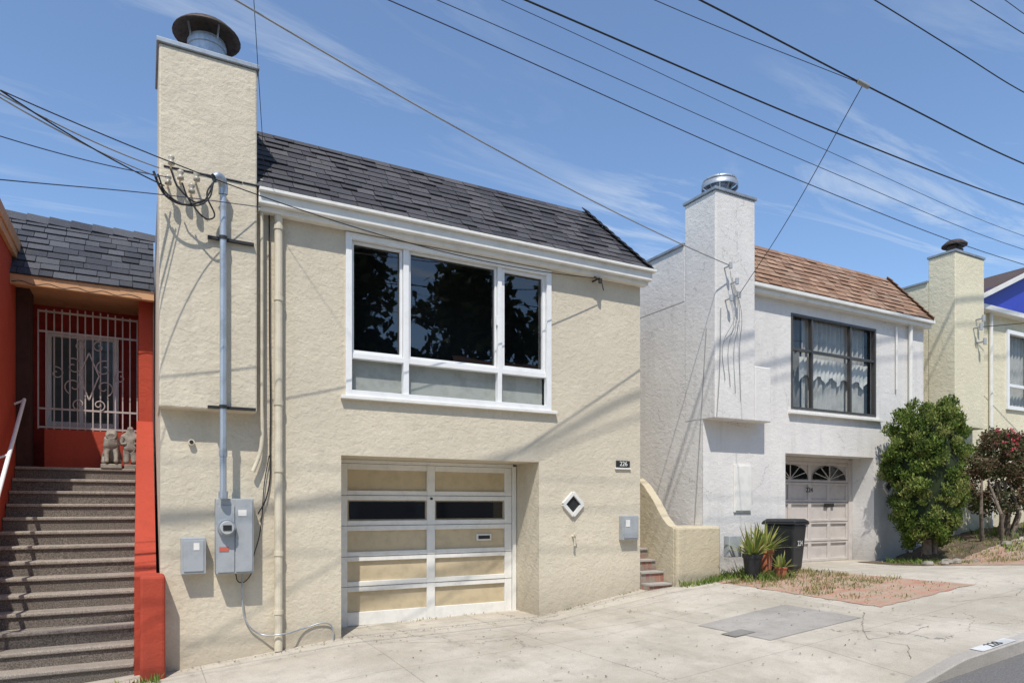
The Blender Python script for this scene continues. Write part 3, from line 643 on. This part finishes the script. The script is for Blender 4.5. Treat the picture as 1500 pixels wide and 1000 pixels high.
for i in range(14):
    x=gx0+(gx1-gx0)*i/13; g.box(x-.009,x+.009,gy-.009,gy+.009,gz0-.03,gz1+.02+.05*math.sin(i/13*math.pi))
g.mk('window_grille',GATE,rh)
def scroll(name,cx,cz,r,s=1,t0=0):
    pts=[(cx+s*(r*(1-k/26))*math.cos(t0+k*.33),gy-.02,cz+(r*(1-k/26))*math.sin(t0+k*.33)) for k in range(22)]
    curve(name,pts,.009,GATE,rh)
k=0
for sx in (1,-1):
    for cx,cz,r in ((.2,2.12,.13),(.2,1.82,.13),(.42,2.0,.1),(.13,2.45,.09),(.13,1.55,.09)):
        scroll('scroll_%d'%k,-.73+sx*cx,cz,r,sx,1.2 if cz>1.9 else -1.2); k+=1
g=MB(); d=[(-.73,2.35),(-.60,2.0),(-.73,1.62),(-.86,2.0)]
for a,b in zip(d,d[1:]+d[:1]): g.bar((a[0],gy-.02,a[1]),(b[0],gy-.02,b[1]),.018)
g.mk('grille_diamond',GATE,rh)
hr=empty('handrail')
m=MB(); m.tube((-1.5,8.9,-.60),(-1.5,11.96,1.52),.025); m.tube((-1.5,11.9,1.5),(-1.61,11.9,1.44),.015); m.tube((-1.5,10.7,.65),(-1.61,10.7,.6),.015); m.tube((-1.5,9.0,-.55),(-1.5,9.0,-1.7),.018); m.mk('rail',WFRAME,hr)
def skinfig(name,verts,edges,rad,parent,mat,loc,scale,rotz=0):
    me=bpy.data.meshes.new(name); me.from_pydata(verts,edges,[]); o=bpy.data.objects.new(name,me); COL.objects.link(o)
    md=o.modifiers.new('s','SKIN'); 
    for v,r in zip(me.skin_vertices[0].data,rad): v.radius=(r,r)
    me.skin_vertices[0].data[0].use_root=True
    s=o.modifiers.new('ss','SUBSURF'); s.levels=s.render_levels=2
    me.materials.append(mat); o.location=loc; o.scale=(scale,)*3; o.rotation_euler=(0,0,rotz); o.parent=parent; return o
st=empty('lion_statue')
V=[(0,.15,.22),(0,.02,.48),(0,-.08,.68),(0,-.14,.86),(0,-.27,.82),(-.12,-.12,.45),(-.12,-.2,.2),(-.12,-.26,.04),(.12,-.12,.45),(.12,-.2,.2),(.12,-.26,.04),(-.17,.12,.14),(-.19,-.12,.06),(.17,.12,.14),(.19,-.12,.06),(-.1,-.08,.98),(.1,-.08,.98),(0,.35,.1),(.08,.42,.3)]
E=[(0,1),(1,2),(2,3),(3,4),(2,5),(5,6),(6,7),(2,8),(8,9),(9,10),(0,11),(11,12),(0,13),(13,14),(3,15),(3,16),(0,17),(17,18)]
R=[.2,.19,.22,.19,.09,.09,.06,.07,.09,.06,.07,.13,.07,.13,.07,.04,.04,.05,.04]
skinfig('lion_body',V,E,R,st,STONE,(-.42,12.08,.62),.52)
box('plinth',-.56,-.28,11.95,12.3,.562,.63,STONE,st,.01)
st=empty('standing_statue')
V=[(0,0,.5),(0,0,.72),(0,0,.86),(0,-.02,1.0),(-.09,0,.25),(-.09,-.03,.03),(.09,0,.25),(.09,-.03,.03),(-.17,0,.72),(-.2,-.05,.52),(-.08,-.14,.55),(.17,0,.72),(.2,-.05,.52),(.08,-.14,.55)]
E=[(0,1),(1,2),(2,3),(0,4),(4,5),(0,6),(6,7),(1,8),(8,9),(9,10),(1,11),(11,12),(12,13)]
R=[.15,.15,.06,.10,.1,.07,.1,.07,.07,.05,.045,.07,.05,.045]
skinfig('figure_body',V,E,R,st,STONE,(-.17,12.1,.62),.6)
box('plinth',-.25,-.09,12.0,12.2,.562,.63,STONE,st,.01)
box('drain_grate',-1.3,-.5,8.36,8.58,float(H(-.9,8.5))+.004,float(H(-.9,8.5))+.05,DARKM,None)
# ------------------------------------------------------------------ bin and pots
bn=empty('trash_bin')
def tapered(name,cx,cy,z0,z1,w0,d0,w1,d1,mat,parent,bevel=.02,rot=0):
    V=[]
    for z,w,d in ((z0,w0,d0),(z1,w1,d1)):
        for sx,sy in ((-1,-1),(1,-1),(1,1),(-1,1)):
            x=sx*w/2;y=sy*d/2; V.append((cx+x*math.cos(rot)-y*math.sin(rot),cy+x*math.sin(rot)+y*math.cos(rot),z))
    return mk(name,V,BF,mat,parent,bevel=bevel)
zb=float(H(9.85,8.2)); rt=.25
tapered('body',9.85,8.2,zb+.05,zb+.82,.38,.42,.50,.54,BLACKP,bn,.03,rt)
tapered('rim',9.85,8.2,zb+.82,zb+.86,.56,.60,.56,.60,BLACKP,bn,.012,rt)
tapered('lid',9.85,8.19,zb+.865,zb+.92,.56,.62,.44,.50,BLACKP,bn,.02,rt)
m=MB(); m.tube((9.62,8.48,zb+.86),(10.02,8.56,zb+.86),.018); m.mk('handle',BLACKP,bn)
m=MB(); m.tube((9.58,8.36,zb+.1),(9.63,8.37,zb+.1),.10,.10,18); m.tube((10.0,8.46,zb+.1),(10.05,8.47,zb+.1),.10,.10,18); m.mk('wheels',BLACKP,bn)
text('bin_number','224',.13,(9.9,7.935,zb+.5),(math.pi/2,0,rt),TRIM,bn,.001)
def pot(name,cx,cy,r,h,mat,leafn,ll,pal,sq=False):
    e=empty(name); z=float(H(cx,cy))
    MB().lathe(cx,cy,[(.001,z+.01),(r*.72,z+.01),(r*.98,z+h*.85),(r*1.08,z+h*.85),(r*1.08,z+h),(r*.95,z+h),(r*.92,z+h*.9),(.001,z+h*.88)],20).mk('pot',mat,e)
    V=[];C=[];F=[]
    for i in range(leafn):
        a=random.uniform(0,6.28); tilt=random.uniform(.1,1.15); L=ll*random.uniform(.6,1.1); w=random.uniform(.018,.035)
        d=Vector((math.cos(a)*math.sin(tilt),math.sin(a)*math.sin(tilt),math.cos(tilt))); s=Vector((-math.sin(a),math.cos(a),0))
        p0=Vector((cx+math.cos(a)*.04,cy+math.sin(a)*.04,z+h*.88)); k=len(V)
        c=random.choice(pal); f=random.uniform(.7,1.3)
        for t in (0,.3,.6,.85,1):
            p=p0+d*L*t+Vector((0,0,-.32*L*t*t*math.sin(tilt))); ww=w*(1-t**2)*(.6+.8*t) if t<1 else .001
            V+=[tuple(p-s*ww),tuple(p+s*ww)]; C+=[(c[0]*f,c[1]*f,c[2]*f,1)]*2
        for t in range(4): F.append((k+2*t,k+2*t+1,k+2*t+3,k+2*t+2))
    mk('spiky_leaves',V,F,LEAF,e,cols=C); return e
PG=[(.26,.31,.07),(.16,.22,.05),(.36,.36,.10),(.42,.38,.17)]
pot('potted_plant',8.66,7.85,.15,.42,BLACKP,75,.58,PG)
pot('potted_plant',9.15,8.05,.15,.46,TERRA,65,.55,PG)
pot('potted_plant',9.05,7.62,.10,.2,TERRA,26,.3,PG)
# ------------------------------------------------------------------ shrubs
sh=empty('evergreen_shrub'); cx,cy,zb=13.42,7.85,-.85
cs=[];rs=[]
for i in range(350):
    a=rng.uniform(0,6.28); t=rng.random(); z=zb+.12+t*2.62
    prof=np.interp(t,[0,.12,.35,.65,.88,1],[.42,.56,.72,.78,.70,.46]); q=rng.uniform(.55,1)**.5*prof*rng.uniform(.80,1.12)
    cs.append((cx+q*math.cos(a),cy+q*math.sin(a)*.85,z+rng.uniform(-.05,.1))); rs.append(rng.uniform(.05,.17))
leaves('foliage',cs,rs,150,.026,[(.14,.20,.035),(.10,.155,.025),(.20,.25,.06),(.05,.09,.018),(.26,.27,.08)],sh,upbias=1.6,elong=2.4)
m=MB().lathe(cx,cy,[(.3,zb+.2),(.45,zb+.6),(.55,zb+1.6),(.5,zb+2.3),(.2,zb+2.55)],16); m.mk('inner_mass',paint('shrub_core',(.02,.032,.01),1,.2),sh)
m=MB(); m.tube((cx,cy,zb-.1),(cx,cy,zb+.9),.09,.06); m.tube((cx+.15,cy-.05,zb-.1),(cx+.3,cy,zb+.8),.06,.04); m.mk('trunk',BARK,sh)
sh=empty('flowering_shrub'); cx,cy,zb=16.15,7.75,-.68
cs=[];rs=[]
for i in range(190):
    a=rng.uniform(0,6.28); t=rng.random(); q=rng.random()**.5*np.interp(t,[0,.4,1],[.7,.95,.45])*1.05
    cs.append((cx+q*math.cos(a)*1.15,cy+q*math.sin(a)*.75,zb+.6+t*1.6)); rs.append(rng.uniform(.07,.2))
leaves('foliage',cs,rs,85,.038,[(.10,.09,.04),(.12,.065,.04),(.07,.09,.035),(.17,.12,.07),(.11,.13,.05)],sh,elong=1.8)
leaves('flowers',[(cx-.75+rng.uniform(-.3,.7),cy-.4+rng.uniform(-.2,.2),zb+1.95+rng.uniform(-.15,.3)) for i in range(26)],[.045]*26,6,.032,[(.6,.08,.12),(.65,.16,.2),(.5,.05,.06)],sh,elong=1)
m=MB()
for i in range(10):
    x=cx+random.uniform(-.8,.8); x2=x+random.uniform(-.35,.35); xm=(x+x2)/2+random.uniform(-.15,.15); ym=cy+random.uniform(-.3,.2)
    m.tube((x,ym,zb-.1),(xm,ym-.1,zb+.5),.045,.035,8); m.tube((xm,ym-.1,zb+.5),(x2,cy,zb+1.2),.035,.02,8)
m.mk('trunks',BARK,sh)
# ------------------------------------------------------------------ weeds
def blades(name,areas,mat=LEAF):
    V=[];F=[];C=[]
    for (x0,x1,y0,y1,n,h,pal) in areas:
        cl=[(random.uniform(x0,x1),random.uniform(y0,y1)) for _ in range(max(3,n//35))]
        for i in range(n):
            if random.random()<.75:
                c=random.choice(cl); x=random.gauss(c[0],.09); y=random.gauss(c[1],.07)
            else: x=random.uniform(x0,x1); y=random.uniform(y0,y1)
            x=min(max(x,x0),x1); y=min(max(y,y0),y1)
            z=float(H(x,y)); a=random.uniform(0,6.28); hh=h*random.uniform(.3,1.2); w=random.uniform(.004,.009)
            l=random.uniform(.1,.8)*hh; k=len(V); dx,dy=math.cos(a),math.sin(a); c=random.choice(pal); f=random.uniform(.7,1.3)
            V+=[(x-dy*w,y+dx*w,z),(x+dy*w,y-dx*w,z),(x+dx*l*.4+dy*w*.7,y+dy*l*.4-dx*w*.7,z+hh*.6),(x+dx*l,y+dy*l,z+hh)]
            F.append((k,k+1,k+2,k+3)); C+=[(c[0]*f,c[1]*f,c[2]*f,1)]*4
    return mk(name,V,F,mat,None,cols=C)
DRY=[(.36,.30,.14),(.28,.26,.10),(.42,.36,.20),(.18,.21,.06)]; GRN=[(.15,.24,.04),(.22,.31,.07),(.10,.17,.03),(.30,.32,.11)]
blades('weeds',[(8.2,10.2,6.3,8.2,2200,.07,DRY),(8.4,9.5,7.5,8.6,1200,.13,GRN),(8.2,10.2,5.4,6.5,400,.04,DRY),(7.5,8.5,8.1,8.27,300,.11,GRN),
 (12.6,15.5,6.2,8.3,2200,.06,DRY),(14.4,19,6.6,8.5,1500,.12,GRN),(12.9,13.6,7.4,8.4,500,.1,GRN),(-.25,.15,8.15,8.31,120,.09,GRN),(3.0,5.0,9.2,9.3,40,.04,DRY),(5.2,6.9,8.55,8.59,60,.03,DRY)])
V=[];F=[];C=[]
for i in range(700):
    if i<300: x=random.uniform(1.5,8.3); y=random.uniform(4.2,8.5)
    elif i<500: x=random.uniform(7.6,10.6); y=random.uniform(5.0,8.6)
    else: x=random.uniform(.3,7.0); y=8.57-abs(random.gauss(0,.12))
    z=float(H(x,y))+.012; a=random.uniform(0,6.28); s=random.uniform(.006,.02); k=len(V)
    for j in range(4):
        t=a+j*math.pi/2; V.append((x+s*math.cos(t)*(1 if j%2 else .5),y+s*math.sin(t)*(1 if j%2 else .5),z+random.uniform(-.004,.006)))
    F.append((k,k+1,k+2,k+3)); c=random.choice([(.16,.10,.05),(.10,.08,.05),(.25,.19,.09),(.07,.06,.05)]); C+=[(*c,1)]*4
mk('leaf_litter',V,F,LEAF,cols=C)
m=MB()
for i in range(26):
    x=random.uniform(12.4,13.6) if i<14 else random.uniform(14.5,18); y=random.uniform(7.0,7.5); r=random.uniform(.04,.11); z=float(H(x,y))
    m.lathe(x,y,[(r*.8,z-.02),(r,z+r*.4),(r*.7,z+r*.9),(.01,z+r)],7)
m.v=[(v[0]+random.uniform(-.015,.015),v[1]+random.uniform(-.015,.015),v[2]) for v in m.v]
m.mk('edging_stones',STONE,None)
# ------------------------------------------------------------------ wires
def wire(pts,r,mat,name='overhead_wire',sag=0.0,seg=24):
    out=[]
    if len(pts)==2 and sag:
        a,b=Vector(pts[0]),Vector(pts[1])
        for i in range(seg+1):
            t=i/seg; p=a.lerp(b,t); p.z-=sag*4*t*(1-t); out.append(tuple(p))
        return curve(name,out,r,mat,None,False)
    return curve(name,pts,r,mat,None,True)
def long_wire(p,q,r,mat,bow=0.05):
    (x0,z0),(x1,z1)=p,q; s=(z1-z0)/(x1-x0)
    pts=[]
    for x in (-13,-5,x0,(x0+x1)/2,x1,17,24):
        t=(x-x0)/(x1-x0); z=z0+s*(x-x0)
        z-=bow*4*t*(1-t) if 0<t<1 else 0
        if x<x0: z=z0+ (x0-x)*(-s+bow*4/(x1-x0))*.6
        if x>x1: z=z1+(x-x1)*.05
        pts.append((x,5.0,z))
    wire(pts,r,mat)
long_wire((1.64,3.83),(10.86,3.37),.0045,WIREB,.10)
long_wire((2.03,3.97),(10.86,3.58),.0035,WIREB,.05)
long_wire((2.6,4.17),(10.86,3.77),.003,WIREB,.04)
long_wire((2.83,4.25),(10.86,4.21),.008,WIRE,.06)
long_wire((4.8,4.94),(10.86,4.78),.009,WIRE,.02)
long_wire((7.5,5.9),(10.86,5.78),.007,WIRE,.0)
long_wire((9.57,6.6),(10.86,6.6),.006,WIRE,.0)
long_wire((10.3,6.9),(10.86,6.88),.005,WIREB,.0)
wire([(7.3,5.0,4.85),(4.23,5,4.74),(-13,5,4.9)],.004,WIREB)
wire([(7.3,5.0,4.84),(8.0,6.6,4.05),(8.8,8.27,3.53)],.005,WIRE)
MB().tube((7.2,5,4.86),(7.4,5,4.85),.025).mk('wire_splice',WIREG)
wire([(8.6,8.27,3.99),(.67,6.0,4.14)],.008,WIREG,sag=.12)
wire([(.67,6.0,4.14),(-13,2.2,4.9)],.008,WIREG,sag=.02)
wire([(6.06,8.42,3.42),(-1.07,7.2,3.54)],.006,WIRE,sag=.30)
wire([(-1.07,7.2,3.54),(-13,5.2,5.6)],.006,WIRE,sag=.1)
for i,(e,z0) in enumerate([((.15,8.2,3.60),3.41),((.14,8.2,3.50),3.38),((.2,8.2,3.42),3.44)]):
    wire([e,(-1.04,7.0,z0)],.007,WIREG if i<2 else WIRE,sag=.04); wire([(-1.04,7.0,z0),(-13,5,5.4)],.007,WIREG,sag=.1)
wire([(.25,8.2,3.52),(-1.04,7.0,3.06)],.005,WIREB,sag=.03); wire([(-1.04,7,3.06),(-13,5,4.0)],.005,WIREB,sag=.02)
wire([(1.2,8.36,3.46),(.3,8.0,3.25),(-1.04,7.0,2.70)],.005,WIREB); wire([(-1.04,7,2.7),(-13,5,3.4)],.005,WIREB,sag=.02)
wire([(1.25,8.36,3.8),(.95,7.2,5.4),(.55,5.6,7.6)],.0035,WIRE)
wire([(16.1,8.25,3.9),(24,5,5.5)],.008,WIRE,sag=.2)
wire([(24,4.1,14.0),(12,4.1,12.2),(4.27,4.1,10.1),(1.8,4.1,9.0),(-5,4.1,8.0),(-13,4.1,8.6)],.026,WIRE,name='shadow_cable')  # unseen cables added overhead to cast the diagonal shadows on the cream facade
wire([(24,4.3,12.5),(9,4.3,10.8),(3.6,4.3,9.1),(1.0,4.3,8.2),(-13,4.3,8.2)],.013,WIRE,name='shadow_cable')
for X,hh in ((-13,11),(24,15)):
    up=empty('utility_pole'); z=float(sline(X))
    MB().tube((X,4.3,z-.3),(X,4.3,z+hh),.17,.12,16).mk('pole',WOOD,up)
    m=MB(); m.box(X-.06,X+.06,3.2,5.4,z+hh-1.1,z+hh-.98); m.box(X-.06,X+.06,3.5,5.3,z+hh-1.9,z+hh-1.8); m.mk('crossarms',WOOD,up)
# ------------------------------------------------------------------ opposite side of the street
def plain_house(X0,X1,mat,roofc,h):
    e=empty('house_across_street'); z=float(sline((X0+X1)/2))
    wall_holes('front_wall',-X1,-X0,z-1,z+h,9.5,[(-X1+1.6,-X0-1.8,z+3.2,z+4.9,.12),(-X1+1,-X1+3.6,z-.9,z+2.2,.4)],mat,e)
    MB().quad((-X1+1.6,9.61,z+3.2),(-X0-1.8,9.61,z+3.2),(-X0-1.8,9.61,z+4.9),(-X1+1.6,9.61,z+4.9)).mk('window',DARKM,e)
    MB().quad((-X1+1,9.89,z-.9),(-X1+3.6,9.89,z-.9),(-X1+3.6,9.89,z+2.2),(-X1+1,9.89,z+2.2)).mk('garage_door',DOORB,e)
    box('body',-X1,-X0,10.0,16,z-1,z+h,mat,e); 
    V=[(-X1-.1,9.4,z+h),(-X0+.1,9.4,z+h),(-X0-.2,10.4,z+h+1.2),(-X1+.2,10.4,z+h+1.2)]
    mk('roof',V,[(0,1,2,3)],SHA,e,cols=[(*roofc,1)]*4)
    e.rotation_euler=(0,0,math.pi)
plain_house(-9,-2.6,WHITE,(.06,.06,.07),5.6)
plain_house(-2.2,4.5,YELL,(.1,.06,.05),5.7)
plain_house(4.9,11.5,WHITE,(.07,.07,.08),5.9)
plain_house(11.9,18.5,CREAM,(.3,.15,.1),6.1)
for (X,Y,hh) in ((3,-17,13),(9,-19,15),(-5,-18,13),(16,-18,14),(24,-18,14)):
    t=empty('street_tree'); z=float(sline(X))
    cs=[];rs=[]
    for i in range(75):
        a=rng.uniform(0,6.28); q=rng.random()**.5*4.4; zz=z+hh*.4+rng.random()*hh*.6; q*=np.interp((zz-z)/hh,[.4,.6,1],[.8,1,.4])
        cs.append((X+q*math.cos(a),Y+q*math.sin(a)*.8,zz)); rs.append(rng.uniform(.7,1.4))
    leaves('crown',cs,rs,60,.38,[(.03,.05,.015),(.04,.06,.02),(.02,.035,.01)],t)
    m=MB(); m.tube((X,Y,z-.4),(X,Y,z+hh*.6),.3,.15); m.tube((X,Y,z+hh*.4),(X+1.5,Y,z+hh*.7),.15,.06); m.tube((X,Y,z+hh*.45),(X-1.5,Y+.5,z+hh*.75),.14,.06); m.mk('trunk',BARK,t)
# ------------------------------------------------------------------ light
sd=Vector((.6,1,-1.85)).normalized()
sun=bpy.data.lights.new('sun','SUN'); sun.energy=4.4; sun.angle=math.radians(.5); sun.color=(1,.95,.88)
so=bpy.data.objects.new('sun',sun); COL.objects.link(so); so.rotation_euler=sd.to_track_quat('-Z','Y').to_euler(); so.location=(-5,-8,16)
el=math.asin(-sd.z); az=math.atan2(-sd.x,-sd.y)%(2*math.pi)
w=bpy.data.worlds.new('World'); scene.world=w; w.use_nodes=True; nt=w.node_tree
bg=nt.nodes['Background']; sky=N(nt,'ShaderNodeTexSky',sky_type='NISHITA'); sky.sun_disc=False; sky.sun_elevation=el; sky.sun_rotation=az
sky.air_density=1.0; sky.dust_density=.5; sky.ozone_density=1.8
tc=N(nt,'ShaderNodeTexCoord'); sep=N(nt,'ShaderNodeSeparateXYZ'); nt.links.new(tc.outputs['Generated'],sep.inputs[0])
zc=math_(nt,'MAXIMUM',sep.outputs[2],.06); px=math_(nt,'DIVIDE',sep.outputs[0],zc); py=math_(nt,'DIVIDE',sep.outputs[1],zc)
cmb=N(nt,'ShaderNodeCombineXYZ'); nt.links.new(px,cmb.inputs[0]); nt.links.new(py,cmb.inputs[1])
n1=noise(nt,mapping(nt,cmb.outputs[0],(.45,2.0,1),(0,0,math.radians(22)),(1.3,.4,0)),1.5,8,.66,1.0)
n2=noise(nt,mapping(nt,cmb.outputs[0],(1,1,1),loc=(4,2,0)),.55,2,.5)
cl=math_(nt,'MULTIPLY',ramp(nt,n1.outputs[0],[(.50,0.0),(.76,1.0)]),ramp(nt,n2.outputs[0],[(.38,0.0),(.58,1.0)]))
hz=ramp(nt,sep.outputs[2],[(.35,1.0),(.65,.4)])
cl=math_(nt,'ADD',math_(nt,'MULTIPLY',math_(nt,'MULTIPLY',cl,hz),.95),.04,True)
blue=mix(nt,sky.outputs[0],(.97,1.12,1.25),1.0,'MULTIPLY')
c=mix(nt,blue,(5.7,6.1,6.4),cl)
nt.links.new(c,bg.inputs[0]); bg.inputs[1].default_value=.15
# ------------------------------------------------------------------ camera
cam=bpy.data.cameras.new('camera'); cam.lens=24; cam.sensor_width=36; cam.shift_y=.16; cam.clip_end=3000; cam.clip_start=.05
co=bpy.data.objects.new('camera',cam); COL.objects.link(co); co.location=(0,0,0); co.rotation_euler=(math.pi/2,0,-math.radians(28.4))
scene.camera=co
scene.view_settings.view_transform='Standard'; scene.view_settings.look='None'; scene.view_settings.exposure=0
